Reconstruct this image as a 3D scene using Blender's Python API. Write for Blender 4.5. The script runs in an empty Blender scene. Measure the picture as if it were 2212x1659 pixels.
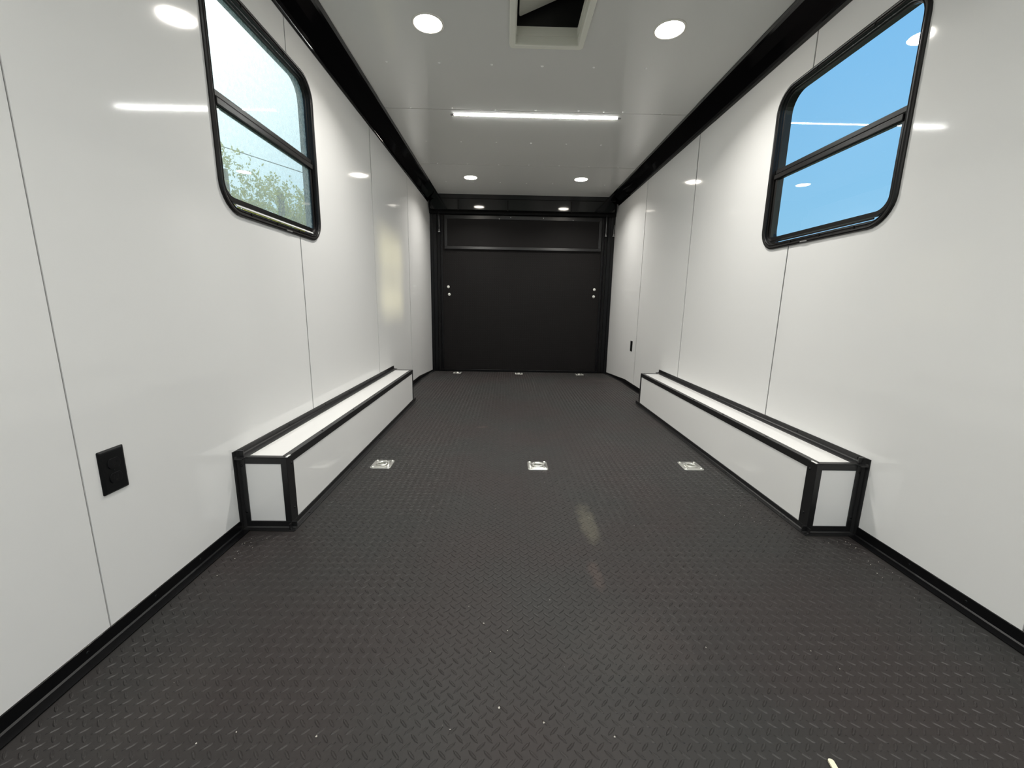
import bpy, bmesh, math, random
import numpy as np
from mathutils import Vector, Matrix
from mathutils.geometry import tessellate_polygon

random.seed(7)
rng = np.random.default_rng(7)
sc = bpy.context.scene
col = sc.collection
PI = math.pi

# ------------------------------------------------------------------ camera
cd = bpy.data.cameras.new('camera')
cam = bpy.data.objects.new('camera', cd)
col.objects.link(cam)
RT = Vector((0.99978144, -0.01200015, 0.01711945))
UP = Vector((-0.01451998, 0.19058281, 0.98156373))
FW = Vector((0.01504158, 0.98159777, -0.19036692))
cam.matrix_world = Matrix(((RT.x, UP.x, -FW.x, -0.1925),
                           (RT.y, UP.y, -FW.y, 0.0),
                           (RT.z, UP.z, -FW.z, 0.888),
                           (0, 0, 0, 1)))
cd.sensor_fit = 'HORIZONTAL'
cd.sensor_width = 36.0
cd.lens = 14.4
cd.clip_start = 0.02
cd.clip_end = 400
sc.camera = cam

# ------------------------------------------------------------------ sky, sun, exposure
sc.view_settings.view_transform = 'Standard'
sc.view_settings.look = 'None'
sc.view_settings.gamma = 1.0
sc.view_settings.use_curve_mapping = False
sc.view_settings.exposure = -0.04

world = bpy.data.worlds.new('world')
sc.world = world
world.use_nodes = True
nt = world.node_tree
nt.nodes.clear()
def N(kind, **k):
    n = nt.nodes.new(kind)
    for a, v in k.items(): setattr(n, a, v)
    return n
# clear blue sky, paler towards the horizon, with a broad white glow round the sun on the left
SKY = 1.0
GLOW = 3.7
saz, sel = math.radians(48), math.radians(44)
SUN_DIR = (-math.sin(saz) * math.cos(sel), math.cos(saz) * math.cos(sel), math.sin(sel))
tc = N('ShaderNodeTexCoord')
sep = N('ShaderNodeSeparateXYZ'); nt.links.new(tc.outputs['Generated'], sep.inputs[0])
ramp = N('ShaderNodeValToRGB')
ramp.color_ramp.elements[0].position = 0.0; ramp.color_ramp.elements[0].color = (0.36, 0.68, 0.92, 1)
ramp.color_ramp.elements[1].position = 1.0; ramp.color_ramp.elements[1].color = (0.10, 0.30, 0.75, 1)
e = ramp.color_ramp.elements.new(0.42); e.color = (0.24, 0.57, 0.94, 1)
nt.links.new(sep.outputs['Z'], ramp.inputs[0])
dt = N('ShaderNodeVectorMath', operation='DOT_PRODUCT'); dt.inputs[1].default_value = SUN_DIR
nt.links.new(tc.outputs['Generated'], dt.inputs[0])
mx0 = N('ShaderNodeMath', operation='MAXIMUM'); mx0.inputs[1].default_value = 0.0
nt.links.new(dt.outputs['Value'], mx0.inputs[0])
pw = N('ShaderNodeMath', operation='POWER'); pw.inputs[1].default_value = 8.5
nt.links.new(mx0.outputs[0], pw.inputs[0])
gl_ = N('ShaderNodeMath', operation='MULTIPLY'); gl_.inputs[1].default_value = GLOW
nt.links.new(pw.outputs[0], gl_.inputs[0])
gv = N('ShaderNodeVectorMath', operation='SCALE'); gv.inputs[0].default_value = (1.0, 0.90, 0.72)
nt.links.new(gl_.outputs[0], gv.inputs['Scale'])
av = N('ShaderNodeVectorMath', operation='ADD')
nt.links.new(ramp.outputs[0], av.inputs[0]); nt.links.new(gv.outputs[0], av.inputs[1])
bg = N('ShaderNodeBackground'); bg.inputs['Strength'].default_value = SKY
wo = N('ShaderNodeOutputWorld')
nt.links.new(av.outputs[0], bg.inputs[0])
nt.links.new(bg.outputs[0], wo.inputs[0])

# added low sun lamp through window_2, makes the warm patch on the left wall
LAMP = 45.0       # radiance of the ceiling lamps
STRIP = 95.0
DOWN = 11.0        # watts of each downlight's beam
sd = bpy.data.lights.new('warm_patch_lamp', 'SUN')
sd.energy = 1.9
sd.angle = math.radians(4.5)
sd.color = (1.0, 0.86, 0.5)
so = bpy.data.objects.new('warm_patch_lamp', sd)
col.objects.link(so)
so.rotation_euler = Vector((-2.44, 1.80, -0.48)).to_track_quat('-Z', 'Y').to_euler()

# ------------------------------------------------------------------ materials
def lin(r, g, b):
    f = lambda c: (c / 255 / 12.92) if c / 255 <= 0.04045 else ((c / 255 + 0.055) / 1.055) ** 2.4
    return (f(r), f(g), f(b), 1)

def mat(name, base, rough=0.5, metal=0.0, bump=None, vary=None, spec=0.5, emit=None, coat=0.0):
    m = bpy.data.materials.new(name)
    m.use_nodes = True
    t = m.node_tree
    p = t.nodes['Principled BSDF']
    p.inputs['Base Color'].default_value = base if len(base) == 4 else (*base, 1)
    p.inputs['Roughness'].default_value = rough
    p.inputs['Metallic'].default_value = metal
    p.inputs['Specular IOR Level'].default_value = spec
    if coat:
        p.inputs['Coat Weight'].default_value = coat
        p.inputs['Coat Roughness'].default_value = 0.08
    geo = t.nodes.new('ShaderNodeNewGeometry')
    def noise(scale, detail, vec_scale=(1, 1, 1)):
        mp = t.nodes.new('ShaderNodeMapping')
        mp.inputs['Scale'].default_value = vec_scale
        t.links.new(geo.outputs['Position'], mp.inputs['Vector'])
        n = t.nodes.new('ShaderNodeTexNoise')
        n.inputs['Scale'].default_value = scale
        n.inputs['Detail'].default_value = detail
        t.links.new(mp.outputs[0], n.inputs['Vector'])
        return n
    if vary:
        sc_, amt, col2 = vary
        n = noise(sc_, 4)
        mx = t.nodes.new('ShaderNodeMix'); mx.data_type = 'RGBA'
        rp = t.nodes.new('ShaderNodeMapRange')
        rp.inputs['From Min'].default_value = 0.35; rp.inputs['From Max'].default_value = 0.7
        rp.inputs['To Max'].default_value = amt
        t.links.new(n.outputs['Fac'], rp.inputs['Value'])
        t.links.new(rp.outputs[0], mx.inputs['Factor'])
        mx.inputs[6].default_value = base if len(base) == 4 else (*base, 1)
        mx.inputs[7].default_value = col2
        t.links.new(mx.outputs[2], p.inputs['Base Color'])
    if bump:
        prev = None
        for (sc_, det, st, dist, vs) in bump:
            n = noise(sc_, det, vs)
            b = t.nodes.new('ShaderNodeBump')
            b.inputs['Strength'].default_value = st
            b.inputs['Distance'].default_value = dist
            t.links.new(n.outputs['Fac'], b.inputs['Height'])
            if prev: t.links.new(prev.outputs[0], b.inputs['Normal'])
            prev = b
        t.links.new(prev.outputs[0], p.inputs['Normal'])
    if emit:
        p.inputs['Emission Color'].default_value = (*emit[0], 1)
        p.inputs['Emission Strength'].default_value = emit[1]
    return m

ONE = (1, 1, 1)
M = {}
M['wall'] = mat('white_gloss_panel', (0.84, 0.84, 0.83), 0.07,
                bump=[(1.3, 1, 0.5, 0.004, (1, 1, .5)), (9, 1, 0.15, 0.0008, ONE)])
M['ceil'] = mat('ceiling_panel', (0.74, 0.74, 0.715), 0.06,
                bump=[(1.1, 1, 0.4, 0.004, ONE)])
M['box'] = mat('box_panel', (0.89, 0.885, 0.87), 0.08, bump=[(2.2, 1, 0.5, 0.003, ONE)])
M['gap'] = mat('seam_dark', (0.012, 0.012, 0.012), 0.8, spec=0.1)
M['black'] = mat('black_trim', (0.003, 0.003, 0.0035), 0.3, spec=0.25, bump=[(30, 2, 0.15, 0.0006, ONE)])
M['blackgloss'] = mat('black_gloss', (0.002, 0.002, 0.0025), 0.07, spec=0.6, bump=[(3.5, 1, 0.35, 0.002, ONE)])
M['blackmatte'] = mat('black_matte', (0.004, 0.004, 0.004), 0.6, spec=0.2)
M['boxtrim'] = mat('box_trim_black', (0.010, 0.010, 0.0105), 0.33, spec=0.5, bump=[(40, 2, 0.1, 0.0005, ONE)])
M['winframe'] = mat('window_frame_black', (0.006, 0.0055, 0.0055), 0.3, spec=0.35, bump=[(60, 2, 0.2, 0.0004, ONE)])
M['zinc'] = mat('zinc_plate', (0.80, 0.80, 0.76), 0.28, 1.0, bump=[(90, 2, 0.1, 0.0003, ONE)])
M['steel'] = mat('steel', (0.45, 0.45, 0.45), 0.3, 1.0)
M['bolt'] = mat('bolt_zinc', (0.85, 0.85, 0.80), 0.45, 0.3)
M['whitescrew'] = mat('white_screw', (0.92, 0.92, 0.90), 0.25)
M['ivory'] = mat('ivory_plastic', (0.80, 0.80, 0.72), 0.5, vary=(6, .3, (0.74, 0.74, 0.66, 1)))
M['darkmesh'] = mat('dark_vent_dome', (0.02, 0.02, 0.02), 0.5)
M['cream'] = mat('cream_plastic', (0.86, 0.80, 0.62), 0.4)
M['debris'] = mat('debris', (0.65, 0.62, 0.56), 0.7)
M['outlet'] = mat('outlet_black', (0.003, 0.0035, 0.004), 0.4, spec=0.3)
M['outlet2'] = mat('outlet_face', (0.006, 0.006, 0.007), 0.3, spec=0.3)
M['lens'] = mat('lamp_lens', (0.9, 0.9, 0.85), 0.4, emit=((1.0, 0.93, 0.82), LAMP))
M['strip'] = mat('strip_lens', (0.9, 0.9, 0.85), 0.4, emit=((0.98, 1.0, 0.96), STRIP))
M['bezel'] = mat('lamp_bezel', (0.75, 0.73, 0.68), 0.35)
M['alu'] = mat('aluminium', (0.45, 0.45, 0.45), 0.35, 0.8)
M['doorskin'] = mat('door_rubber', (0.0070, 0.0060, 0.0060), 0.65, spec=0.2, bump=[(260, 2, 0.35, 0.0012, ONE)])
M['leaf'] = mat('leaf', (0.58, 0.55, 0.16), 0.6, vary=(1.5, 1.0, (0.34, 0.36, 0.12, 1)))
M['bark'] = mat('bark', (0.12, 0.09, 0.06), 0.9, bump=[(20, 4, 0.6, 0.02, (1, 1, .3))])
M['ground'] = mat('dry_ground', (0.26, 0.24, 0.15), 0.95, vary=(.3, .8, (0.20, 0.22, 0.10, 1)))
M['outer'] = mat('outer_skin', (0.02, 0.02, 0.02), 0.4)
M['wire'] = mat('wire', (0.03, 0.03, 0.03), 0.6)

# leaves let light through
def leafy(m):
    t = m.node_tree
    p = t.nodes['Principled BSDF']
    tr = t.nodes.new('ShaderNodeBsdfTranslucent')
    tr.inputs[0].default_value = (0.72, 0.68, 0.20, 1)
    mx = t.nodes.new('ShaderNodeMixShader')
    mx.inputs[0].default_value = 0.5
    t.links.new(p.outputs[0], mx.inputs[1]); t.links.new(tr.outputs[0], mx.inputs[2])
    t.links.new(mx.outputs[0], t.nodes['Material Output'].inputs[0])
leafy(M['leaf'])

def glass_mat(name, haze, tint):
    m = bpy.data.materials.new(name)
    m.use_nodes = True
    t = m.node_tree
    t.nodes.clear()
    out = t.nodes.new('ShaderNodeOutputMaterial')
    tp = t.nodes.new('ShaderNodeBsdfTransparent'); tp.inputs[0].default_value = (*tint, 1)
    gl = t.nodes.new('ShaderNodeBsdfGlossy'); gl.inputs['Roughness'].default_value = 0.015
    fr = t.nodes.new('ShaderNodeFresnel'); fr.inputs[0].default_value = 1.5
    m1 = t.nodes.new('ShaderNodeMixShader')
    gg = t.nodes.new('ShaderNodeNewGeometry')
    fb = t.nodes.new('ShaderNodeMath'); fb.operation = 'SUBTRACT'; fb.inputs[0].default_value = 1.0
    t.links.new(gg.outputs['Backfacing'], fb.inputs[1])
    fm = t.nodes.new('ShaderNodeMath'); fm.operation = 'MULTIPLY'
    t.links.new(fr.outputs[0], fm.inputs[0]); t.links.new(fb.outputs[0], fm.inputs[1])
    t.links.new(fm.outputs[0], m1.inputs[0])      # mirror on the outer faces of the pane only
    last = tp
    if haze:
        tl = t.nodes.new('ShaderNodeBsdfTranslucent'); tl.inputs[0].default_value = (1.0, 1.0, 0.90, 1)
        geo = t.nodes.new('ShaderNodeNewGeometry')
        mp = t.nodes.new('ShaderNodeMapping'); mp.inputs['Scale'].default_value = (1, 1.2, .8)
        n = t.nodes.new('ShaderNodeTexNoise'); n.inputs['Scale'].default_value = 60; n.inputs['Detail'].default_value = 6
        t.links.new(geo.outputs['Position'], mp.inputs[0]); t.links.new(mp.outputs[0], n.inputs['Vector'])
        rp = t.nodes.new('ShaderNodeMapRange')
        rp.inputs['From Min'].default_value = .3; rp.inputs['From Max'].default_value = .75
        rp.inputs['To Min'].default_value = haze * .7; rp.inputs['To Max'].default_value = haze * 1.4
        t.links.new(n.outputs['Fac'], rp.inputs[0])
        m2 = t.nodes.new('ShaderNodeMixShader')
        t.links.new(rp.outputs[0], m2.inputs[0])
        t.links.new(tp.outputs[0], m2.inputs[1]); t.links.new(tl.outputs[0], m2.inputs[2])
        last = m2
    t.links.new(last.outputs[0], m1.inputs[1]); t.links.new(gl.outputs[0], m1.inputs[2])
    t.links.new(m1.outputs[0], out.inputs[0])
    return m
M['glass_clear'] = glass_mat('window_glass', 0.0, (0.97, 1.0, 1.0))
M['glass_dusty'] = glass_mat('dusty_window_glass', 0.25, (0.95, 1.0, 0.98))

# floor material: charcoal embossed vinyl with a dusty scuff
def floor_mat(name, rough, spec):
    m = mat(name, (0.032, 0.028, 0.027), rough, spec=spec)
    t = m.node_tree; p = t.nodes['Principled BSDF']
    geo = t.nodes.new('ShaderNodeNewGeometry')
    n1 = t.nodes.new('ShaderNodeTexNoise'); n1.inputs['Scale'].default_value = 1.6; n1.inputs['Detail'].default_value = 3
    t.links.new(geo.outputs['Position'], n1.inputs['Vector'])
    mx = t.nodes.new('ShaderNodeMix'); mx.data_type = 'RGBA'
    rp = t.nodes.new('ShaderNodeMapRange'); rp.inputs['From Min'].default_value = .4; rp.inputs['From Max'].default_value = .6
    t.links.new(n1.outputs['Fac'], rp.inputs[0]); t.links.new(rp.outputs[0], mx.inputs['Factor'])
    mx.inputs[6].default_value = (0.0330, 0.0280, 0.0272, 1)
    mx.inputs[7].default_value = (0.0305, 0.0300, 0.0290, 1)
    prev = mx.outputs[2]
    n2 = t.nodes.new('ShaderNodeTexNoise'); n2.inputs['Scale'].default_value = 22; n2.inputs['Detail'].default_value = 5
    t.links.new(geo.outputs['Position'], n2.inputs['Vector'])
    for (cx, cy, rx, ry, a, colr) in ((.158, 1.56, .045, .20, .34, (0.16, 0.15, 0.11, 1)),
                                      (.120, 1.23, .028, .09, .22, (0.13, 0.09, 0.075, 1)),
                                      (-.36, 2.9, .05, .03, .30, (0.12, 0.09, 0.08, 1)),
                                      (.15, .95, .20, .16, .07, (0.12, 0.09, 0.08, 1)),
                                      (1.05, 4.9, .25, .08, .12, (0.15, 0.12, 0.11, 1)),
                                      (-.95, .8, .12, .2, .06, (0.12, 0.11, 0.10, 1))):
        mp = t.nodes.new('ShaderNodeMapping')
        mp.inputs['Location'].default_value = (-cx / rx, -cy / ry, 0)
        mp.inputs['Scale'].default_value = (1 / rx, 1 / ry, 0)
        t.links.new(geo.outputs['Position'], mp.inputs[0])
        ln = t.nodes.new('ShaderNodeVectorMath'); ln.operation = 'LENGTH'
        t.links.new(mp.outputs[0], ln.inputs[0])
        ad = t.nodes.new('ShaderNodeMath'); ad.operation = 'MULTIPLY_ADD'
        t.links.new(n2.outputs['Fac'], ad.inputs[0]); ad.inputs[1].default_value = 1.2
        t.links.new(ln.outputs['Value'], ad.inputs[2])
        r = t.nodes.new('ShaderNodeMapRange'); r.interpolation_type = 'SMOOTHSTEP'
        r.inputs['From Min'].default_value = 1.0; r.inputs['From Max'].default_value = 1.65
        r.inputs['To Min'].default_value = a; r.inputs['To Max'].default_value = 0
        t.links.new(ad.outputs[0], r.inputs[0])
        mm = t.nodes.new('ShaderNodeMix'); mm.data_type = 'RGBA'
        t.links.new(r.outputs[0], mm.inputs['Factor']); t.links.new(prev, mm.inputs[6]); mm.inputs[7].default_value = colr
        prev = mm.outputs[2]
    t.links.new(prev, p.inputs['Base Color'])
    nb = t.nodes.new('ShaderNodeTexNoise'); nb.inputs['Scale'].default_value = 400
    t.links.new(geo.outputs['Position'], nb.inputs['Vector'])
    b = t.nodes.new('ShaderNodeBump'); b.inputs['Strength'].default_value = .25; b.inputs['Distance'].default_value = .0006
    t.links.new(nb.outputs['Fac'], b.inputs['Height']); t.links.new(b.outputs[0], p.inputs['Normal'])
    return m
M['floor'] = floor_mat('tread_vinyl', 0.48, 0.22)
M['tread'] = floor_mat('tread_vinyl_worn', 0.40, 0.29)     # the raised lozenges are polished by use

# ------------------------------------------------------------------ mesh helpers
def link(name, me, m, parent=None, smooth=False, bevel=0.0, seg=2):
    o = bpy.data.objects.new(name, me)
    col.objects.link(o)
    if m: me.materials.append(m)
    if parent: o.parent = parent
    if smooth:
        for p in me.polygons: p.use_smooth = True
    if bevel:
        md = o.modifiers.new('bevel', 'BEVEL'); md.width = bevel; md.segments = seg; md.limit_method = 'ANGLE'
    return o

def obj(name, bm, m, parent=None, smooth=False, bevel=0.0, recalc=True, seg=2):
    if recalc: bmesh.ops.recalc_face_normals(bm, faces=bm.faces)
    me = bpy.data.meshes.new(name)
    bm.to_mesh(me); bm.free()
    return link(name, me, m, parent, smooth, bevel, seg)

def tag(o, label=None, cat=None, group=None, kind=None):
    if label: o['label'] = label
    if cat: o['category'] = cat
    if group: o['group'] = group
    if kind: o['kind'] = kind
    return o

def thing(name, loc, label, cat, group=None, kind=None):
    o = bpy.data.objects.new(name, None)
    o.empty_display_size = 0.05
    col.objects.link(o); o.location = loc
    return tag(o, label, cat, group, kind)

def bx(bm, x0, x1, y0, y1, z0, z1):
    v = [bm.verts.new((x, y, z)) for x in (x0, x1) for y in (y0, y1) for z in (z0, z1)]
    for f in ((0, 1, 3, 2), (4, 6, 7, 5), (0, 4, 5, 1), (2, 3, 7, 6), (0, 2, 6, 4), (1, 5, 7, 3)):
        bm.faces.new([v[i] for i in f])
    return v

def box(name, x0, x1, y0, y1, z0, z1, m, parent=None, bevel=0.0):
    bm = bmesh.new(); bx(bm, x0, x1, y0, y1, z0, z1)
    return obj(name, bm, m, parent, bevel=bevel)

def cyl(bm, c, r, h, axis='z', n=24, r2=None):
    """solid cylinder from c along +axis by h"""
    r2 = r if r2 is None else r2
    rings = []
    for (rr, d) in ((r, 0), (r2, h)):
        ring = []
        for i in range(n):
            a = 2 * PI * i / n
            u, w = rr * math.cos(a), rr * math.sin(a)
            p = {'z': (u, w, d), 'y': (u, d, w), 'x': (d, u, w)}[axis]
            ring.append(bm.verts.new((c[0] + p[0], c[1] + p[1], c[2] + p[2])))
        rings.append(ring)
    for i in range(n):
        j = (i + 1) % n
        bm.faces.new((rings[0][i], rings[0][j], rings[1][j], rings[1][i]))
    bm.faces.new(rings[0][::-1]); bm.faces.new(rings[1])

def lathe(bm, prof, n=32, c=(0, 0, 0)):
    """prof: list of (r, z); r == 0 makes a pole"""
    rings = []
    for (r, z) in prof:
        if r < 1e-6:
            rings.append([bm.verts.new((c[0], c[1], c[2] + z))])
        else:
            rings.append([bm.verts.new((c[0] + r * math.cos(2 * PI * i / n), c[1] + r * math.sin(2 * PI * i / n), c[2] + z)) for i in range(n)])
    for a, b in zip(rings, rings[1:]):
        for i in range(n):
            j = (i + 1) % n
            if len(a) == 1 and len(b) == 1: continue
            if len(a) == 1: bm.faces.new((a[0], b[i], b[j]))
            elif len(b) == 1: bm.faces.new((a[i], a[j], b[0]))
            else: bm.faces.new((a[i], a[j], b[j], b[i]))

def tube(bm, pts, r, n=8):
    pts = [Vector(p) for p in pts]
    rings = []
    for k, p in enumerate(pts):
        d = (pts[min(k + 1, len(pts) - 1)] - pts[max(k - 1, 0)]).normalized()
        ref = Vector((0, 0, 1)) if abs(d.z) < .9 else Vector((1, 0, 0))
        u = d.cross(ref).normalized(); w = d.cross(u)
        rings.append([bm.verts.new(p + r * (math.cos(2 * PI * i / n) * u + math.sin(2 * PI * i / n) * w)) for i in range(n)])
    for a, b in zip(rings, rings[1:]):
        for i in range(n):
            j = (i + 1) % n
            bm.faces.new((a[i], a[j], b[j], b[i]))
    bm.faces.new(rings[0][::-1]); bm.faces.new(rings[-1])

def poly_prism(bm, pts, a0, a1, axis='x'):
    """pts: simple 2-D outline; (y,z) for axis x, (x,y) for z, (x,z) for y; extruded a0..a1"""
    def P(p, a):
        return {'x': (a, p[0], p[1]), 'y': (p[0], a, p[1]), 'z': (p[0], p[1], a)}[axis]
    lo = [bm.verts.new(P(p, a0)) for p in pts]
    hi = [bm.verts.new(P(p, a1)) for p in pts]
    tris = tessellate_polygon([[Vector((p[0], p[1], 0)) for p in pts]])
    for t in tris:
        try:
            bm.faces.new([lo[i] for i in t]); bm.faces.new([hi[i] for i in reversed(t)])
        except ValueError: pass
    n = len(pts)
    for i in range(n):
        j = (i + 1) % n
        bm.faces.new((lo[i], lo[j], hi[j], hi[i]))

def rrect(y0, y1, z0, z1, r, k=8):
    """rounded rectangle ccw from bottom-left; r = radius or (bl, br, tr, tl)"""
    if not isinstance(r, tuple): r = (r,) * 4
    out = []
    cs = ((y0, z0, PI, r[0], 1, 1), (y1, z0, 1.5 * PI, r[1], -1, 1), (y1, z1, 0, r[2], -1, -1), (y0, z1, .5 * PI, r[3], 1, -1))
    for (cy, cz, a0, rr, sy, sz) in cs:
        for i in range(k + 1):
            a = a0 + .5 * PI * i / k
            out.append((cy + sy * rr + rr * math.cos(a), cz + sz * rr + rr * math.sin(a)))
    return out

def ring_sweep(bm, loops):
    """loops: list of equally long 3-D loops joined one to the next"""
    vs = [[bm.verts.new(p) for p in L] for L in loops]
    n = len(vs[0])
    for a, b in zip(vs, vs[1:]):
        for i in range(n):
            j = (i + 1) % n
            bm.faces.new((a[i], a[j], b[j], b[i]))
    return vs

# ------------------------------------------------------------------ dimensions
W = 1.22            # half width
YF, YR = -1.6, 5.69 # front wall, rear posts
HC = 2.25           # ceiling
HW = 2.148          # where the cove meets the wall
YC = 5.55           # end of ceiling panels / face of the rear header
def zf(y): return 0.0 if y < 4.8 else -0.05 * (y - 4.8)

# ------------------------------------------------------------------ floor
bm = bmesh.new()
ys = [YF, -.5, 4.8, 5.74]
top = [[bm.verts.new((x, y, zf(y))) for x in (-W - .05, W + .05)] for y in ys]
bot = [[bm.verts.new((x, y, zf(y) - .06)) for x in (-W - .05, W + .05)] for y in ys]
for i in range(3):
    bm.faces.new((top[i][0], top[i][1], top[i + 1][1], top[i + 1][0]))
    bm.faces.new((bot[i][0], bot[i + 1][0], bot[i + 1][1], bot[i][1]))
    for s in (0, 1): bm.faces.new((top[i][s], top[i + 1][s], bot[i + 1][s], bot[i][s]))
for i in (0, 3): bm.faces.new((top[i][0], top[i][1], bot[i][1], bot[i][0]))
floor = tag(obj('floor', bm, M['floor']), 'charcoal tread-plate vinyl floor running back to the ramp door', 'floor', kind='structure')

def tread():
    px, py = 0.0307, 0.0315
    L, wd, h = 0.0140, 0.0039, 0.0016
    # base outline (6) and ridge (2) of one lozenge, along +u
    b = np.array([(-L, 0), (-L * .45, -wd), (L * .45, -wd), (L, 0), (L * .45, wd), (-L * .45, wd)])
    r = np.array([(-L * .82, 0), (-L * .40, -wd * .34), (L * .40, -wd * .34), (L * .82, 0), (L * .40, wd * .34), (-L * .40, wd * .34)])
    faces = [(i, (i + 1) % 6, 6 + (i + 1) % 6, 6 + i) for i in range(6)] + [(6, 7, 8, 9), (6, 9, 10, 11)]
    uv = np.vstack([b, r]); zz = np.array([-.0004] * 6 + [h * .8, h, h, h * .8, h, h])
    xs = np.arange(-1.19 + .0, 1.20, px); yv = np.arange(-.4, 5.66, py)
    cen = []
    X, Y = np.meshgrid(-.617 + px * np.arange(-20, 62), .665 + py * np.arange(-34, 160))
    cen.append((X.ravel(), Y.ravel(), -1.0))
    cen.append((X.ravel() + px / 2, Y.ravel() + py / 2, 1.0))
    V, F = [], []; off = 0
    allv = []
    for (cx, cy, s) in cen:
        keep = (np.abs(cx) < 1.178) & (cy < 5.66) & (cy > -.4)
        keep &= ~((np.abs(cx) > 1.0) & (cy > 1.465) & (cy < 3.66))
        for (rx, ry) in RINGS: keep &= ~((np.abs(cx - rx) < .066) & (np.abs(cy - ry) < .066))
        cx, cy = cx[keep], cy[keep]
        a = s * PI / 4
        u = uv[:, 0] * math.cos(a) - uv[:, 1] * math.sin(a)
        v = uv[:, 0] * math.sin(a) + uv[:, 1] * math.cos(a)
        n = len(cx)
        j = 1 + .12 * rng.standard_normal(n)
        P = np.zeros((n, 12, 3))
        P[:, :, 0] = cx[:, None] + u[None, :]
        P[:, :, 1] = cy[:, None] + v[None, :]
        P[:, :, 2] = np.where(cy < 4.8, 0, -.05 * (cy - 4.8))[:, None] + zz[None, :] * np.clip(j, .6, 1.4)[:, None]
        allv.append(P.reshape(-1, 3))
        for k in range(n):
            o = off + 12 * k
            F.extend([tuple(o + i for i in f) for f in faces])
        off += 12 * n
    me = bpy.data.meshes.new('tread_lozenges')
    me.from_pydata(np.vstack(allv).tolist(), [], F)
    me.update()
    for p in me.polygons: p.use_smooth = False
    o = link('tread_lozenges', me, M['tread'], floor)
    o['kind'] = 'stuff'
RINGS = [(-.873, 2.168), (-.008, 2.174), (.867, 2.193), (-.85, 5.50), (-.018, 5.50), (.805, 5.50)]
tread()

# ------------------------------------------------------------------ side walls with their panels
WY0, WY1, WZ0, WZ1 = 1.570, 2.370, 1.200, 1.995        # outer edge of the window flange
HOLE = rrect(WY0 + .018, WY1 - .018, WZ0 + .018, WZ1 - .018, .092)   # ccw, starts bottom-left
SEAMS = [YF, -.27, .947, 2.140, 3.310, 4.450, YR]
YM = 2.140   # the seam that runs behind the window

def split_hole(ym):
    left = [p for p in HOLE if p[0] <= ym]; right = [p for p in HOLE if p[0] > ym]
    # left part ordered from top crossing, round the near side, to bottom crossing
    top_l = sorted([p for p in left if p[1] > 1.6], key=lambda p: (-p[0], -p[1]))
    bot_l = sorted([p for p in left if p[1] <= 1.6], key=lambda p: (p[0], -p[1]))
    top_r = sorted([p for p in right if p[1] > 1.6], key=lambda p: (p[0], -p[1]))
    bot_r = sorted([p for p in right if p[1] <= 1.6], key=lambda p: (-p[0], -p[1]))
    return top_l + bot_l, top_r + bot_r
HZ0, HZ1 = WZ0 + .018, WZ1 - .018

for side, sx in (('left', -1), ('right', 1)):
    # backing wall with a real opening
    bm = bmesh.new()
    a, b = split_hole(YM)
    zb, zt = -.10, 2.34
    poly_prism(bm, [(YF - .05, zb), (YM, zb), (YM, HZ0)] + list(reversed(a)) + [(YM, HZ1), (YM, zt), (YF - .05, zt)], sx * (W + .009), sx * (W + .062))
    poly_prism(bm, [(5.80, zb), (YM, zb), (YM, HZ0)] + list(reversed(b)) + [(YM, HZ1), (YM, zt), (5.80, zt)], sx * (W + .009), sx * (W + .062))
    wall = tag(obj('wall_' + side, bm, M['gap']), 'glossy white panelled %s side wall with one black framed window' % side, 'wall', kind='structure')
    for y0, y1 in zip(SEAMS, SEAMS[1:]):
        g = .0021 if y1 < 1.2 else .0042
        y0 += (.0021 if y0 < 1.2 else .0042 if y0 < 2.5 else .0065); y1 -= (g if y1 < 2.5 else .0065)
        bm = bmesh.new()
        if abs(y1 + .0042 - YM) < 1e-6:
            poly_prism(bm, [(y0, 0), (y1, 0), (y1, HZ0)] + list(reversed(a)) + [(y1, HZ1), (y1, 2.2), (y0, 2.2)], sx * W, sx * (W + .0045))
        elif abs(y0 - .0042 - YM) < 1e-6:
            poly_prism(bm, [(y1, 0), (y0, 0), (y0, HZ0)] + list(reversed(b)) + [(y0, HZ1), (y0, 2.2), (y1, 2.2)], sx * W, sx * (W + .0045))
        else:
            poly_prism(bm, [(y0, -.05 if y1 > 4.5 else 0), (y1, -.05 if y1 > 4.5 else 0), (y1, 2.2), (y0, 2.2)], sx * W, sx * (W + .0045))
        obj('panel', bm, M['wall'], wall)

# front wall, behind the camera
bm = bmesh.new(); bx(bm, -W - .06, -.46, YF - .06, YF, -.06, 2.34); bx(bm, .46, W + .06, YF - .06, YF, -.06, 2.34); bx(bm, -.46, .46, YF - .06, YF, 1.95, 2.34)   # open doorway, added to let daylight reach the near end
tag(obj('wall_front', bm, M['wall']), 'plain white front wall behind the viewpoint', 'wall', kind='structure')

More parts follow.
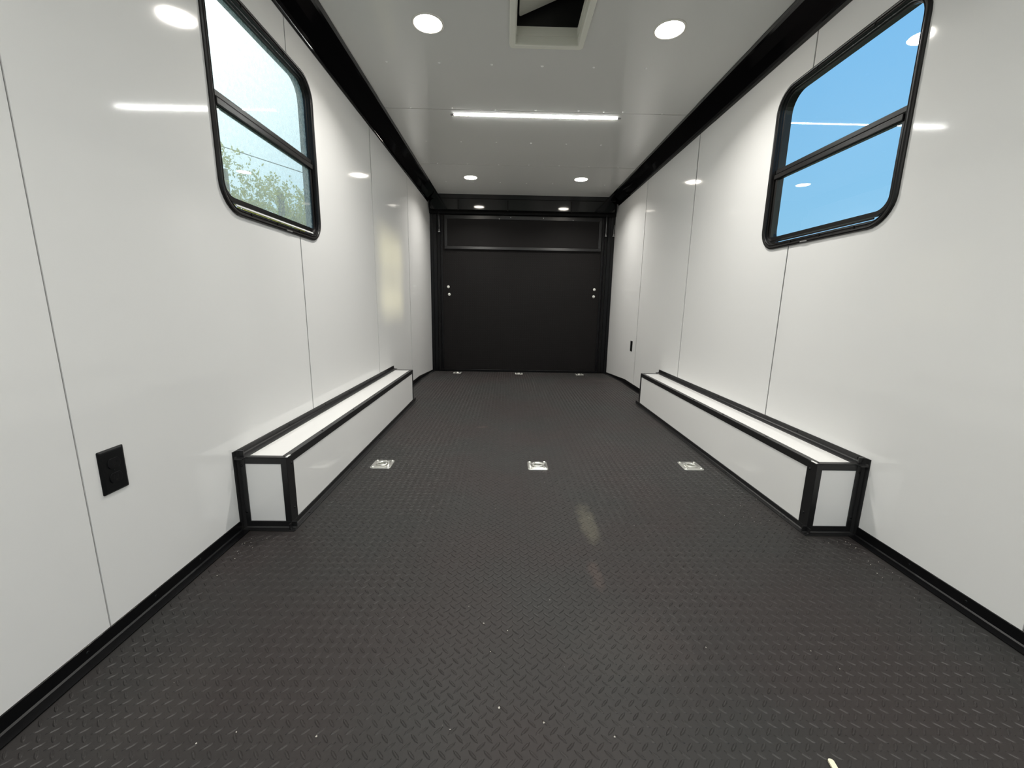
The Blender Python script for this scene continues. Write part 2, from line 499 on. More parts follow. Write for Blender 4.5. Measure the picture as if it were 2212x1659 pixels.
# ------------------------------------------------------------------ ceiling
VX0, VX1, VY0, VY1 = -.172, .168, 2.125, 2.482       # vent hole
ceil = tag(box('ceiling', -W - .06, VX0 - .05, YF - .06, 5.80, HC + .008, HC + .05, M['gap']),
           'grey-white gloss ceiling of cross panels with white screws', 'ceiling', kind='structure')
bm = bmesh.new()
bx(bm, VX0 - .05, VX1 + .05, YF - .06, VY0 - .05, HC + .008, HC + .05)
bx(bm, VX0 - .05, VX1 + .05, VY1 + .05, 5.80, HC + .008, HC + .05)
bx(bm, VX1 + .05, W + .06, YF - .06, 5.80, HC + .008, HC + .05)
obj('roof_backing', bm, M['gap'], ceil)
CS = [YF, -.37, .85, 2.045, 3.255, 4.430, YC + .01]
for y0, y1 in zip(CS, CS[1:]):
    g = .0030; y0 += g; y1 -= g
    bm = bmesh.new()
    X0, X1 = -W + .03, W - .03
    if y0 < VY0 < y1:
        bx(bm, X0, VX0, y0, y1, HC, HC + .004); bx(bm, VX1, X1, y0, y1, HC, HC + .004)
        bx(bm, VX0, VX1, y0, VY0, HC, HC + .004); bx(bm, VX0, VX1, VY1, y1, HC, HC + .004)
    else:
        bx(bm, X0, X1, y0, y1, HC, HC + .004)
    obj('panel', bm, M['ceil'], ceil)
bm = bmesh.new()
lathe(bm, [(0, -.0050), (.004, -.0045), (.0075, -.0020), (.0085, .0002)], 12)
scr = obj('screw', bm, M['whitescrew'], ceil, smooth=True)
first = True
for (y, xs) in ((2.685, (-.905, -.605, -.302, -.003, .296, .6)), (3.235, (-.9, -.602, -.299, -.008, .294, .475, .62, .9)),
                (3.845, (-.904, -.607, -.305, -.003, .295, .598, .9)), (4.405, (-.905, -.602, -.296, .002, .3, .603, .897)),
                (5.02, (-.904, -.60, -.293, .007, .308, .61, .907))):
    for x in xs:
        o = scr if first else scr.copy()
        if not first: col.objects.link(o)
        first = False
        o.location = (x + random.uniform(-.004, .004), y + random.uniform(-.008, .008), HC)

# ------------------------------------------------------------------ coves, rear header, posts, baseboards
for n, (side, sx) in enumerate((('left', -1), ('right', 1))):
    tr = thing('trim_%d' % (n + 1), (sx * W, 2, HW), 'wide black cove trim along the top of the %s wall' % side, 'trim', kind='structure')
    def prof(pts, y0, y1, name, m):
        bm = bmesh.new()
        poly_prism(bm, [(sx * p[0], p[1]) for p in pts], y0, y1, 'y')
        o = obj(name, bm, m, tr); o.matrix_parent_inverse = tr.matrix_world.inverted()
        o.location = (-sx * W, -2, -HW)
        return o
    C0 = (W - .0005, HW); C1 = (W - .1375, HC - .0005)
    cove = [(W, HW), (W - .004, HW), (W - .006, HW + .018), (W - .020, HW + .024),
            (W - .062, HC - .042), (W - .112, HC - .014), (W - .120, HC - .004), (W - .1375, HC - .004), (W - .1375, HC + .002), (W, HC + .002)]
    prof(cove, YF, 3.10, 'cove_moulding', M['blackgloss'])
    prof([(p[0] + (.0015 if p[0] < W - .003 else 0), p[1] + (.001 if p[1] < HC else 0)) for p in cove], 3.10, YC + .02, 'cove_moulding', M['blackgloss'])

# header over the ramp door
hd = thing('trim_3', (0, YC, 2.05), 'glossy black rear header above the ramp door', 'trim', kind='structure')
def rel(o, t):
    o.location = Vector(o.location) - Vector(t.location); return o
bm = bmesh.new()
bx(bm, -W, W, YC, 5.74, 2.196, HC + .003)
rel(obj('header_board', bm, M['blackgloss'], hd, bevel=.003), hd)
bm = bmesh.new()
poly_prism(bm, rrect(-1.19, 1.17, 2.064, 2.192, (.02, .02, .075, .075)), YC - .012, 5.66, 'y')
rel(obj('spring_housing', bm, M['blackgloss'], hd, bevel=.006), hd)
bm = bmesh.new()
bx(bm, -W, W, 5.66, 5.74, 2.038, 2.20)
rel(obj('lintel', bm, M['blackmatte'], hd), hd)
for x in (-.83, -.20, .61):
    bm = bmesh.new(); bx(bm, x - .008, x + .008, YC - .02, YC - .010, 2.055, 2.18)
    rel(obj('joint_strap', bm, M['blackmatte'], hd, bevel=.002), hd)

for n, (side, sx) in enumerate((('left', -1), ('right', 1))):
    pt = thing('trim_%d' % (n + 4), (sx * 1.16, YR, -.045), 'black rear post on the %s of the ramp door' % side, 'post', kind='structure')
    bm = bmesh.new()
    poly_prism(bm, [(sx * W, YR), (sx * 1.185, YR), (sx * 1.178, YR + .012), (sx * 1.135, YR + .012), (sx * 1.128, YR), (sx * 1.096, YR), (sx * 1.096, 5.78), (sx * W, 5.78)], -.06, 2.21, 'z')
    rel(obj('post', bm, M['black'], pt, bevel=.002), pt)
    bm = bmesh.new()
    bx(bm, sx * 1.125, sx * 1.105, YR - .007, YR + .002, -.03, 2.03)
    rel(obj('seal_strip', bm, M['blackmatte'], pt, bevel=.002), pt)

for side, sx in (('left', -1), ('right', 1)):
    bb = thing('baseboard_' + side, (sx * W, 0, 0), 'black angle trim along the foot of the %s wall' % side, 'baseboard', kind='structure')
    for (y0, y1) in ((YF, 1.478), (3.66, YR)):
        yy = [y for y in (y0, 4.8, 5.1, y1) if y0 <= y <= y1]
        pr = [(W, .001), (W - .034, .0015), (W - .034, .004), (W - .0085, .0055), (W - .0045, .009), (W - .0035, .0405), (W, .0415)]
        bm = bmesh.new()
        rows = [[bm.verts.new((sx * p[0], y, p[1] + zf(y) - (.022 * min(1, max(0, (y - 4.75) / .9)) if p[1] > .03 else 0))) for p in pr] for y in yy]
        for r0, r1 in zip(rows, rows[1:]):
            for i in range(len(pr)):
                j = (i + 1) % len(pr)
                bm.faces.new((r0[i], r0[j], r1[j], r1[i]))
        bm.faces.new(rows[0]); bm.faces.new(rows[-1][::-1])
        rel(obj('angle_strip', bm, M['black'], bb), bb)
    for y in (.88, 1.08, 1.26, 4.1, 4.6):
        bm = bmesh.new(); cyl(bm, (sx * (W - .0035), y, .026), .004, -sx * .0022, 'x', 8, .0025)
        rel(obj('screw', bm, M['black'], bb), bb)

# ------------------------------------------------------------------ ramp door
DY = 5.715
door = thing('door_1', (0, DY, -.05), 'closed black textured ramp door filling the rear end', 'door', kind='structure')
def dpart(name, bm, m, **k): return rel(obj(name, bm, m, door, **k), door)
bm = bmesh.new(); bx(bm, -1.10, 1.10, DY, DY + .07, -.06, 2.05); dpart('door_leaf', bm, M['doorskin'])
# embossed rubber face: rows of small studs too small to pick apart
def studs():
    xs = np.arange(-1.05, 1.06, .030); zs = np.arange(0, 1.58, .030)
    V, F = [], []
    for x in xs:
        for z in zs:
            o = len(V)
            V += [(x - .007, DY + .0003, z - .007), (x + .007, DY + .0003, z - .007), (x + .007, DY + .0003, z + .007), (x - .007, DY + .0003, z + .007), (x, DY - .0015, z)]
            F += [(o, o + 1, o + 4), (o + 1, o + 2, o + 4), (o + 2, o + 3, o + 4), (o + 3, o, o + 4)]
    me = bpy.data.meshes.new('tread_studs'); me.from_pydata(V, [], F)
    o = link('tread_studs', me, M['doorskin'], door); rel(o, door); o['kind'] = 'stuff'
studs()
bm = bmesh.new(); bx(bm, -1.085, -1.062, DY - .008, DY + .002, -.03, 2.02); bx(bm, 1.062, 1.085, DY - .008, DY + .002, -.03, 2.02)
dpart('edge_strip', bm, M['black'], bevel=.002)
bm = bmesh.new(); bx(bm, -1.10, 1.10, 5.690, DY + .002, -.05, -.014); dpart('threshold_bar', bm, M['black'], bevel=.004)
# raised framed panel (folded flap) at the top
FX0, FX1, FZ0, FZ1 = -1.030, 1.045, 1.600, 2.024
bm = bmesh.new(); bx(bm, FX0 + .01, FX1 - .01, DY - .022, DY + .002, FZ0 + .01, FZ1 - .01); flap = dpart('transition_flap', bm, M['doorskin'])
def bar(x0, x1, z0, z1):
    bm = bmesh.new()
    if x1 - x0 > 1:      # the long bars lean back, so they catch the lamps
        poly_prism(bm, [(DY - .036, z0), (DY - .036 + (z1 - z0) * (.05 if z0 > 1.8 else .13), z1), (DY - .020, z1), (DY - .020, z0)], x0, x1, 'x')
    else:
        bx(bm, x0, x1, DY - .036, DY - .020, z0, z1)
    return obj('frame_bar', bm, M['boxtrim'], flap, bevel=.002)
bar(FX0, FX1, FZ1 - .046, FZ1); bar(FX0, FX1, FZ0, FZ0 + .036); bar(FX0, FX0 + .036, FZ0 + .036, FZ1 - .046); bar(FX1 - .036, FX1, FZ0 + .036, FZ1 - .046)
for x in (-.31, .66, -.16, .27):
    bm = bmesh.new(); cyl(bm, (x, DY - .030, FZ1 - .028 - (.010 if abs(x) > .3 else -.010)), .007, -.006, 'y', 12, .005)
    obj('screw', bm, M['steel'], flap)
for (x, z) in ((-.991, 1.110), (-.980, 1.010), (.995, 1.107), (.990, 1.013)):
    bm = bmesh.new()
    cyl(bm, (x, DY + .002, z), .019, -.006, 'y', 20, .018)
    cyl(bm, (x, DY - .004, z), .015, -.008, 'y', 20, .009)
    dpart('carriage_bolt', bm, M['bolt'], smooth=False)

# cables that carry the ramp springs
for (x, zt, zb_, lab) in ((-1.092, 2.06, 1.815, 'thin steel spring cable hanging by the left rear post'),
                          (1.092, 2.045, 1.800, 'thin steel spring cable hanging between ramp door and right rear post'),
                          (1.196, 1.93, 1.800, 'short steel cable end hanging against the right wall corner')):
    c = thing('spring_cable', (x, 5.64, zb_), lab, 'cable')
    bm = bmesh.new(); tube(bm, [(0, -.01, zt - zb_), (0, 0, (zt - zb_) * .5), (0, 0, .01)], .0032, 8); obj('wire_rope', bm, M['steel'], c, smooth=True)
    bm = bmesh.new(); cyl(bm, (0, 0, -.004), .006, .026, 'z', 10); bx(bm, -.012, .012, -.006, .012, -.012, -.002); obj('crimp', bm, M['steel'], c)

# ------------------------------------------------------------------ windows
def make_window(idx, sx, side, glass, dusty):
    w = thing('window_%d' % idx, (sx * W, .5 * (WY0 + WY1), WZ0),
              'black framed rounded window in the %s wall, %s' % (side, 'dusty glass with treetops outside' if dusty else 'clear glass with plain blue sky'),
              'window', kind='structure')
    def X(d): return sx * (W + d)          # d > 0 goes outward
    def loop(off, d, r, dz0=0, dz1=0):
        return [(X(d), p[0], p[1]) for p in rrect(WY0 + off, WY1 - off, WZ0 + off + dz0, WZ1 - off - dz1, r)]
    bm = bmesh.new()
    ring_sweep(bm, [loop(0, .001, .110), loop(0, -.005, .110), loop(.003, -.009, .107), loop(.008, -.011, .102),
                    loop(.013, -.010, .097), loop(.0155, -.006, .0945), loop(.019, -.006, .091), loop(.022, -.008, .088), loop(.0245, -.006, .0855),
                    loop(.026, .004, .084), loop(.030, .005, .080), loop(.031, .014, .079), loop(.036, .016, .075), loop(.036, .0255, .075), loop(.021, .0262, .089),
                    loop(.021, .062, .089), loop(.0, .064, .110), loop(0, .001, .110)])
    f = obj('frame', bm, M['winframe'], w); rel(f, w)
    for p in f.data.polygons: p.use_smooth = False
    # clips of the inner clamp ring
    for (y, top) in ((1.74, 0), (1.93, 0), (2.12, 0), (1.80, 1), (2.10, 1)):
        bm = bmesh.new(); z = (WZ1 - .016) if top else (WZ0 + .016)
        bx(bm, X(-.0065), X(-.0095), y - .002, y + .002, z - .010, z + .010)
        rel(obj('frame_joint', bm, M['blackmatte'], w), w)
    ya, yb = WY0 + .034, WY1 - .034
    # upper fixed pane, set further out
    zb, zt = 1.595, WZ1 - .034
    bm = bmesh.new(); poly_prism(bm, rrect(ya - .006, yb + .006, zb, zt + .006, (.002, .002, .08, .08)), X(.0268), X(.030))
    rel(obj('upper_pane', bm, glass, w), w)
    # crossbar: three stepped rails
    cb = bmesh.new()
    bx(cb, X(.006), X(.040), ya, yb, 1.590, 1.612)
    cross = rel(obj('crossbar', cb, M['winframe'], w, bevel=.003), w)
    cb = bmesh.new(); bx(cb, X(-.002), X(.022), ya + .004, yb - .004, 1.562, 1.586)
    rel(obj('sash_top_rail', cb, M['winframe'], w, bevel=.003), w)
    # lower sliding sash with its own slim frame
    so_, si = rrect(ya + .002, yb - .010, 1.247, 1.570, (.060, .012, .004, .004)), rrect(ya + .012, yb - .026, 1.265, 1.560, (.050, .006, .003, .003))
    bm = bmesh.new()
    ring_sweep(bm, [[(X(.006), *p) for p in so_], [(X(.006), *p) for p in si], [(X(.022), *p) for p in si], [(X(.022), *p) for p in so_], [(X(.006), *p) for p in so_]])
    sash = rel(obj('sash_frame', bm, M['winframe'], w), w)
    bm = bmesh.new(); poly_prism(bm, rrect(ya + .010, yb - .024, 1.262, 1.562, (.048, .006, .003, .003)), X(.012), X(.016))
    rel(obj('lower_pane', bm, glass, w), w)
    # sash track, coloured white on the dusty side to stand for daylight on it
    bm = bmesh.new(); bx(bm, X(-.001), X(.004), 1.66, 2.285, 1.2355, 1.2425)
    rel(obj('track', bm, M['whitescrew'] if dusty else M['winframe'], w, bevel=.001), w)
    bm = bmesh.new(); bx(bm, X(-.0125), X(-.009), 2.0, 2.045, 1.2045, 1.210)
    rel(obj('weep_tab', bm, M['alu'], w, bevel=.001), w)
make_window(1, -1, 'left', M['glass_dusty'], True)
make_window(2, 1, 'right', M['glass_clear'], False)

# ------------------------------------------------------------------ wheel boxes
def wheel_box(sx, side):
    t = thing('wheel_box', (sx * 1.13, 2.57, 0), 'long white wheel box with black edge trim along the foot of the %s wall' % side, 'wheel box', 'wheel boxes along the walls')
    XI, Y0, Y1, H = 1.035, 1.503, 3.655, .293
    T = .0025; FW_ = .0225
    def part(name, m, *boxes, bevel=.0008):
        bm = bmesh.new()
        for (x0, x1, y0, y1, z0, z1) in boxes:
            bx(bm, sx * x0, sx * x1, y0, y1, z0, z1)
        return rel(obj(name, bm, m, t, bevel=bevel), t)
    part('top_panel', M['box'], (XI, W, Y0, Y1, H - .01, H))
    part('side_panel', M['box'], (XI, XI + .01, Y0, Y1, 0.001, H - .01))
    part('end_panel', M['box'], (XI + .01, W, Y0, Y0 + .01, 0.001, H - .01))
    part('end_panel', M['box'], (XI + .01, W, Y1 - .01, Y1, 0.001, H - .01))
    bt = M['boxtrim']
    # edge along the aisle: top flange + side flange
    part('corner_trim', bt, (XI - T, XI + FW_, Y0, Y1, H, H + T), (XI - T, XI, Y0, Y1, H - FW_ - .006, H))
    # edge along the near end
    part('corner_trim', bt, (XI - T, W - .03, Y0 - T, Y0 + .018, H + .0005, H + T + .0008), (XI - T, W - .026, Y0 - T, Y0, H - .024, H))
    part('corner_trim', bt, (XI - T, W - .03, Y1 - .018, Y1 + T, H + .0005, H + T + .0008), (XI - T, W - .0, Y1, Y1 + T, H - .024, H))
    # upright corner
    part('corner_trim', bt, (XI - T - .0008, XI, Y0 - T, Y0 + .047, .02, H - .001), (XI - T, XI + .020, Y0 - T - .0008, Y0, .02, H - .001))
    part('corner_trim', bt, (XI - T - .0008, XI, Y1 - .022, Y1 + T, .02, H - .001))
    part('bare_corner', M['whitescrew'], (XI - .0045, XI + .003, Y0 + .001, Y0 + .030, H + .001, H + T + .0012), bevel=.0005)  # bare white panel corner showing past the trim
    # wall angle along the top (flange up the wall, flange on the box)
    bm = bmesh.new()
    poly_prism(bm, [(sx * p[0], p[1]) for p in ((W, H), (W - .034, H), (W - .034, H + .003), (W - .009, H + .006), (W - .005, H + .010), (W - .0035, .322), (W, .3235))], 1.478, 3.712, 'y')
    rel(obj('wall_trim', bm, bt, t), t)
    # wall angle down the near end
    bm = bmesh.new()
    poly_prism(bm, [(sx * p[0], p[1]) for p in ((W, 1.476), (W - .0035, 1.477), (W - .0045, Y0 - .012), (W - .012, Y0 - .005), (W - .028, Y0 - .004), (W - .028, Y0), (W, Y0))], .0, .3235, 'z')
    rel(obj('wall_trim', bm, bt, t), t)
    # floor angles
    def floor_angle(y0, y1):
        bm = bmesh.new()
        poly_prism(bm, [(sx * p[0], p[1]) for p in ((XI, 0), (XI - .024, .0005), (XI - .024, .003), (XI - .008, .0045), (XI - .0045, .008), (XI - .004, .026), (XI, .0265))], y0, y1, 'y')
        rel(obj('floor_trim', bm, bt, t), t)
    floor_angle(1.482, 3.735)
    bm = bmesh.new()
    pr = [(Y0, 0), (Y0 - .027, .0005), (Y0 - .027, .003), (Y0 - .009, .0045), (Y0 - .005, .009), (Y0 - .0045, .030), (Y0, .0305)]
    poly_prism(bm, pr, sx * (XI - .022), sx * (W - .002), 'x')
    rel(obj('floor_trim', bm, bt, t), t)
    # screws
    bm = bmesh.new(); lathe(bm, [(.0048, 0), (.0042, .0016), (.0022, .0024), (0, .0025)], 12)
    s0 = obj('screw', bm, M['black'], t, smooth=True); k = 0
    pos = [(XI + .010, y, H + T, None) for y in (1.512, 1.845, 2.24, 2.61, 3.1, 3.5)]
    pos += [(W - .0045, y, .312, 'w') for y in (1.53, 1.88, 2.28, 2.63, 3.05, 3.45)]
    pos += [(XI - .004, y, .0, 'f') for y in (1.62, 2.1, 2.6, 3.2)]
    pos += [(XI - .0035, 1.535, .262, 'w'), (XI - .0035, 1.53, .075, 'w')]
    pos += [(W - .016, Y0 - .0045, .262, 'e'), (W - .016, Y0 - .0045, .07, 'e')]
    for (x, y, z, mode) in pos:
        o = s0 if k == 0 else s0.copy()
        if k: col.objects.link(o); o.parent = t
        k += 1
        if mode == 'f': x, z = XI - .015, .0036
        o.location = Vector((sx * x, y, z)) - t.location
        if mode == 'w': o.rotation_euler = (0, -sx * PI / 2, 0)
        if mode == 'e': o.rotation_euler = (PI / 2, 0, 0)
    return t
wheel_box(-1, 'left'); wheel_box(1, 'right')

# ------------------------------------------------------------------ lamps
def downlight():
    t = thing('ceiling_downlight', (0, 0, 0), '', 'ceiling light')
    bm = bmesh.new(); lathe(bm, [(.080, 0), (.080, -.002), (.077, -.004), (.071, -.0045), (.0685, -.003), (.0685, 0)], 48)
    obj('bezel', bm, M['bezel'], t, smooth=True)
    bm = bmesh.new(); lathe(bm, [(.0685, -.002), (.066, -.0035), (.045, -.0045), (0, -.005)], 48)
    obj('lens', bm, M['lens'], t, smooth=True)
    ld = bpy.data.lights.new('beam', 'AREA')
    ld.shape = 'DISK'; ld.size = .13; ld.energy = DOWN; ld.color = (1.0, .975, .925); ld.spread = math.radians(138)
    lo_ = bpy.data.objects.new('beam', ld); col.objects.link(lo_); lo_.parent = t; lo_.location = (0, 0, -.0055)
    return t
proto = downlight()
DL = [(-.605, 2.340, 'round lit downlight in the ceiling left of the roof vent'),
      (.600, 2.335, 'round lit downlight in the ceiling right of the roof vent'),
      (-.612, 4.85, 'round lit downlight near the rear header, left one'),
      (.600, 4.83, 'round lit downlight near the rear header, right one'),
      (-.605, -.17, 'added unseen downlight behind the viewpoint, left one'),  # this pair is added out of view to light the near end
      (.600, -.17, 'added unseen downlight behind the viewpoint, right one')]
def dup(root):
    r = root.copy(); col.objects.link(r)
    for ch in list(root.children):
        c = ch.copy(); col.objects.link(c); c.parent = r
    return r
for i, (x, y, lab) in enumerate(DL):
    o = proto if i == 0 else dup(proto)
    o.location = (x, y, HC); tag(o, lab, 'ceiling light', 'round downlights in the ceiling')

def strip(y, lab):
    t = thing('strip_light', (0, y, HC), lab, 'ceiling light', None)
    bm = bmesh.new(); bx(bm, -.618, .618, -.010, .010, -.0025, 0); obj('housing', bm, M['alu'], t, bevel=.001)
    bm = bmesh.new()
    poly_prism(bm, [(-.007, -.002), (.007, -.002), (.007, -.005), (.004, -.007), (-.004, -.007), (-.007, -.005)], -.600, .600, 'x')
    obj('diffuser', bm, M['strip'], t)
    for s in (-1, 1):
        bm = bmesh.new(); bx(bm, s * .600, s * .626, -.008, .008, -.008, 0); obj('end_cap', bm, M['alu'], t, bevel=.002)
strip(3.328, 'long thin lit strip light across the ceiling')
strip(.83, 'added unseen strip light above the viewpoint')  # out of view, added for more light on the near walls
strip(-1.0, 'added unseen strip light over the added front doorway')  # extra unseen strip, added to brighten the wheel box ends

# ------------------------------------------------------------------ roof vent
v = thing('roof_vent', (0, 2.30, HC), 'square ivory roof vent with tilted flap, between the two near downlights', 'roof vent')
def vp(name, bm, m, **k): return rel(obj(name, bm, m, v, **k), v)
OX0, OX1, OY0, OY1 = -.200, .196, 2.100, 2.508
def vl(off, z, r): return [(p[0], p[1], HC + z) for p in rrect(OX0 + off, OX1 - off, OY0 + off, OY1 - off, r, 5)]
bm = bmesh.new()
ring_sweep(bm, [vl(0, .0, .022), vl(.001, -.007, .022), vl(.004, -.010, .019), vl(.026, -.010, .010), vl(.031, -.007, .007), vl(.032, .0, .006), vl(.033, .034, .004), vl(0.0, .034, .02)])
vp('flange', bm, M['ivory'])
bm = bmesh.new()
ring_sweep(bm, [vl(.031, .033, .004), vl(.031, .035, .004), vl(.036, .036, .003), vl(.038, .075, .003), vl(.0, .075, .01)])
vp('throat', bm, M['ivory'])
bm = bmesh.new()
ring_sweep(bm, [vl(.0, .074, .004), vl(.002, .26, .004)])
bm.faces.new([bm.verts.new((p[0], p[1], p[2])) for p in vl(.002, .26, .004)])
vp('dome', bm, M['darkmesh'])
# flap hinged on the left, tilted up to the right
bm = bmesh.new()
sl = math.atan2(.080, .192)
pts = rrect(0, .36, 2.14, 2.478, (.004, .004, .03, .012), 6)
lo = [bm.verts.new((-.150 + p[0] * math.cos(sl), p[1], 2.372 + p[0] * math.sin(sl))) for p in pts]
hi = [bm.verts.new((-.150 + p[0] * math.cos(sl) - .003, p[1], 2.378 + p[0] * math.sin(sl))) for p in pts]
bm.faces.new(lo); bm.faces.new(hi[::-1])
for i in range(len(pts)):
    j = (i + 1) % len(pts); bm.faces.new((lo[i], lo[j], hi[j], hi[i]))
vp('flap', bm, M['ivory'])

# ------------------------------------------------------------------ outlets
def outlet(loc, sx, lab):
    t = thing('wall_outlet', loc, lab, 'outlet', 'black outlets in the side walls')
    def d(a): return -sx * a
    bm = bmesh.new()
    w2, h2 = .0355, .0585
    ring_sweep(bm, [[(d(a), *p) for p in rrect(-w2 + o_, w2 - o_, -h2 + o_, h2 - o_, .003, 3)] for (a, o_) in ((0, 0), (.002, 0), (.0048, .004), (.0055, .007))])
    bm.faces.new([bm.verts.new((d(.0055), *p)) for p in rrect(-w2 + .007, w2 - .007, -h2 + .007, h2 - .007, .003, 3)])
    obj('cover_plate', bm, M['outlet'], t)
    for zc in (.0195, -.0195):
        bm = bmesh.new()
        pts = []
        for i in range(28):
            a = 2 * PI * i / 28
            pts.append((.0172 * math.cos(a), max(-.0130, min(.0130, .0172 * math.sin(a))) + zc))
        poly_prism(bm, pts, d(.0050), d(.0078), 'x')
        f = obj('receptacle', bm, M['outlet2'], t, bevel=.0007)
        for (yy, hh) in ((-.006, .0042), (.006, .0035)):
            bm = bmesh.new(); bx(bm, d(.0076), d(.0081), yy - .0010, yy + .0010, zc + .003 - hh, zc + .003 + hh)
            obj('slot', bm, M['gap'], f)
        bm = bmesh.new(); cyl(bm, (d(.0076), 0, zc - .008), .0023, d(.0005), 'x', 10); obj('ground_hole', bm, M['gap'], f)
    bm = bmesh.new(); cyl(bm, (d(.0054), 0, 0), .003, d(.0012), 'x', 12, .0024); obj('screw', bm, M['outlet2'], t)
outlet((-W, 1.024, .445), -1, 'black duplex outlet low on the left wall by the near seam')
outlet((W, 4.610, .450), 1, 'small black outlet far back on the right wall near the ramp door')

# ------------------------------------------------------------------ recessed tie-down rings
def ring_thing():
    t = thing('tie_down_ring', (0, 0, 0), '', 'tie-down ring')
    W2, H2 = .056, .060
    # plate with a round well
    n = 40
    def sq(w, h, r): 
        pts = rrect(-w, w, -h, h, r, 9)          # 40 points
        return pts
    outer0 = sq(W2, H2, .014)
    def circ(r, z):
        out = []
        for p in outer0:
            a = math.atan2(p[1], p[0]); out.append((r * math.cos(a), r * math.sin(a), z))
        return out
    bm = bmesh.new()
    ring_sweep(bm, [[(p[0], p[1], .0) for p in outer0], [(p[0] * .985, p[1] * .985, .0030) for p in outer0], [(p[0] * .93, p[1] * .93, .0036) for p in outer0],
                    circ(.046, .0036), circ(.0445, .0052), circ(.041, .0052), circ(.038, .0030), circ(.033, .0016), circ(.020, .0012), circ(.006, .0012), circ(.0001, .0012)])
    obj('plate', bm, M['zinc'], t, smooth=True)
    # ring lying in the well
    bm = bmesh.new()
    R0, r0 = .024, .0048
    rings = []
    for i in range(36):
        a = 2 * PI * i / 36; rings.append([bm.verts.new(((R0 + r0 * math.cos(b)) * math.cos(a), (R0 + r0 * math.cos(b)) * math.sin(a) - .004, .0062 + r0 * math.sin(b))) for b in [2 * PI * k / 10 for k in range(10)]])
    for i in range(36):
        A, B = rings[i], rings[(i + 1) % 36]
        for k in range(10):
            bm.faces.new((A[k], A[(k + 1) % 10], B[(k + 1) % 10], B[k]))
    obj('ring', bm, M['zinc'], t, smooth=True)
    bm = bmesh.new(); bx(bm, -.016, .016, .020, .034, .0035, .0120); obj('ring_clip', bm, M['zinc'], t, bevel=.003)
    for (x, y) in ((-.042, -.045), (.042, -.045), (-.042, .045), (.042, .045)):
        bm = bmesh.new(); lathe(bm, [(.0085, .003), (.0082, .0052), (.006, .0075), (.003, .0085), (0, .0088)], 16, (x, y, 0))
        obj('bolt_head', bm, M['zinc'], t, smooth=True)
    return t
rp_ = ring_thing()
RL = ['galvanised recessed tie-down ring in the middle of the floor row, %s' % s for s in ('left one', 'centre one', 'right one')] + \
     ['small galvanised tie-down ring at the foot of the ramp door, %s' % s for s in ('left one', 'centre one', 'right one')]
for i, (x, y) in enumerate(RINGS):
    o = rp_ if i == 0 else dup(rp_)
    o.location = (x, y, zf(y) + .0003)
    if y > 5: o.rotation_euler = (math.atan(-.05), 0, 0)
    tag(o, RL[i], 'tie-down ring', 'recessed tie-down rings in the floor')

# ------------------------------------------------------------------ cream strip at the bottom edge and crumbs
bm = bmesh.new()
pts = rrect(-.0055, .0055, -.05, .05, .0045, 4)
poly_prism(bm, pts, 0, .004, 'z')
o = obj('plastic_strip', bm, M['cream'], bevel=.0008)
o.location = (.461, .606, .0015); o.rotation_euler = (0, 0, math.radians(-8))
tag(o, 'small cream plastic strip on the floor at the bottom edge', 'strip')

def crumbs():
    V, F = [], []
    spots = []
    for k in range(70): spots.append((random.uniform(-1.1, 1.1), random.uniform(.65, 3.2), random.uniform(.0006, .0016)))
    for k in range(46):
        s = random.choice((-1, 1)); spots.append((s * (1.16 - abs(random.gauss(0, .05))), 1.44 - abs(random.gauss(0, .12)), random.uniform(.0007, .0018)))
    for k in range(16): spots.append((random.uniform(.75, .95), random.uniform(1.5, 1.75), random.uniform(.0008, .0016)))
    for (x, y, r) in ((-.575, .700, .0022), (-.245, 1.01, .0022), (-.197, .763, .003), (-.1, .73, .0024), (.047, .70, .002), (.17, 1.6, .0015), (.35, .93, .002)):
        spots.append((x, y, r))
    for (x, y, r) in spots:
        o = len(V)
        for (a, b, c) in ((1, 0, 0), (-1, 0, 0), (0, 1, 0), (0, -1, 0), (0, 0, 1), (0, 0, -.6)):
            V.append((x + a * r * random.uniform(.6, 1.5), y + b * r * random.uniform(.6, 1.5), .0012 + c * r * .8))
        F += [(o, o + 2, o + 4), (o + 2, o + 1, o + 4), (o + 1, o + 3, o + 4), (o + 3, o, o + 4), (o + 2, o, o + 5), (o + 1, o + 2, o + 5), (o + 3, o + 1, o + 5), (o, o + 3, o + 5)]
    me = bpy.data.meshes.new('crumbs'); me.from_pydata(V, [], F)
    tag(link('crumbs', me, M['debris']), 'tiny pale crumbs scattered over the dark floor', 'debris', kind='stuff')
crumbs()

# ------------------------------------------------------------------ outdoors, seen through the left window
GZ = -.55
bm = bmesh.new()
v4 = [bm.verts.new(p) for p in ((-150, -150, GZ), (150, -150, GZ), (150, 150, GZ), (-150, 150, GZ))]; bm.faces.new(v4)
tag(obj('ground', bm, M['ground']), 'dry grassy ground outside the windows', 'ground', kind='structure')

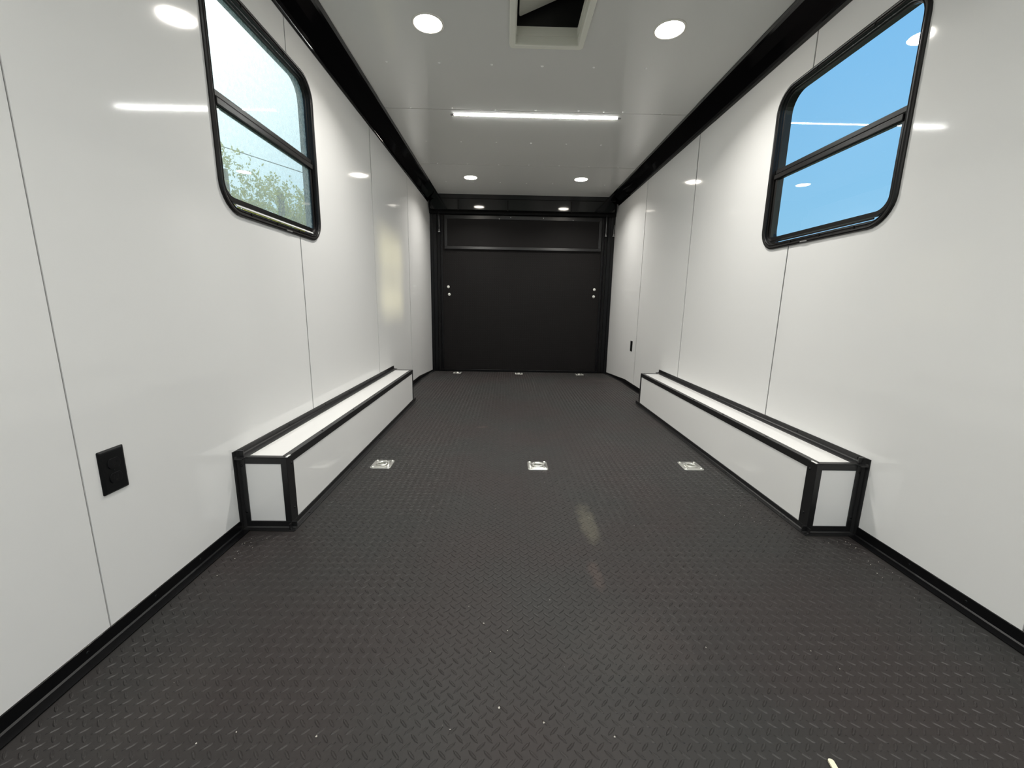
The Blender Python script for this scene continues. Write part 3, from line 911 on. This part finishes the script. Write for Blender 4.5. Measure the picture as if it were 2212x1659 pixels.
def tree(az, dist, el_top, rad, seed, lab, n=26000):
    r = np.random.default_rng(seed)
    a = math.radians(az)
    cx, cy = -.19 - dist * math.sin(a), dist * math.cos(a)
    top = .888 + dist * math.tan(math.radians(el_top))
    h = top - GZ
    t = thing('tree', (cx, cy, GZ), lab, 'tree', 'trees beyond the left window')
    # trunk and limbs
    bm = bmesh.new(); tube(bm, [(0, 0, -.05), (.05, 0, h * .3), (0, .05, h * .6), (0, 0, h * .9)], .10, 8)
    obj('trunk', bm, M['bark'], t, smooth=True)
    # twig clusters gathered round several crown lobes
    lobes = [(0, 0, h * .80, rad * .60)]
    for k in range(9):
        b = r.uniform(0, 2 * PI); q = r.uniform(.25, .8) * rad
        lobes.append((q * math.cos(b), q * math.sin(b), h * r.uniform(.35, .80) - q * .25, rad * r.uniform(.38, .6)))
    P = []
    ntw = n // 14
    for k in range(ntw):
        lx, ly, lz, lr = lobes[r.integers(len(lobes))]
        d = r.standard_normal(3); d /= np.linalg.norm(d)
        c = np.array((lx, ly, lz)) + d * lr * (r.uniform(.25, 1.0) ** .5) * np.array((1, 1, .85))
        tw = d * .5 + r.standard_normal(3) * .35 + np.array((0, 0, .35)); tw /= np.linalg.norm(tw)
        ln = r.uniform(.18, .45)
        for q in np.linspace(0, 1, 14):
            P.append(c + tw * ln * q + r.standard_normal(3) * .045 * (1.2 - q))
    P = np.array(P); P[:, 2] = np.minimum(P[:, 2], h)
    m_ = len(P)
    nrm = r.standard_normal((m_, 3)); nrm /= np.linalg.norm(nrm, axis=1)[:, None]
    u = np.cross(nrm, r.standard_normal((m_, 3))); u /= np.linalg.norm(u, axis=1)[:, None]
    w = np.cross(nrm, u)
    s = r.uniform(.030, .055, m_)[:, None]
    V = np.stack([P - u * s, P - w * s * .5, P + u * s, P + w * s * .5], 1).reshape(-1, 3)
    F = np.arange(4 * m_).reshape(-1, 4)
    me = bpy.data.meshes.new('foliage'); me.from_pydata(V.tolist(), [], F.tolist())
    o = link('foliage', me, M['leaf'], t); o['kind'] = 'stuff'
tree(32.6, 15, 15.6, 2.0, 1, 'tall leafy tree outside the left window, nearest the window edge by its near side')
tree(27.4, 15.5, 13.9, 1.6, 2, 'leafy tree outside the left window, middle of the lower pane')
tree(24.0, 16, 12.9, 1.4, 3, 'leafy tree outside the left window, partly behind the far frame side')
tree(30.0, 19, 10.6, 2.2, 4, 'lower tree outside the left window, behind the gap between two taller trees', 11000)
tree(38.5, 16, 15.0, 2.4, 5, 'leafy tree outside, hidden left of the left window', 9000)
tree(19.0, 17, 12.0, 2.2, 6, 'leafy tree outside, hidden right of the left window', 9000)
# overhead wire
bm = bmesh.new()
def dirp(az, el, d): a = math.radians(az); return (-.19 - d * math.sin(a), d * math.cos(a), .888 + d * math.tan(math.radians(el)))
p0, p1 = Vector(dirp(32.5, 15.7, 20)), Vector(dirp(24.3, 14.3, 20))
dv = p1 - p0
tube(bm, [p0 + dv * k for k in (-3, -1, 0, .5, 1, 2, 4)], .016, 6)
tag(obj('overhead_wire', bm, M['wire']), 'thin dark overhead wire crossing the sky above the treetops', 'wire')
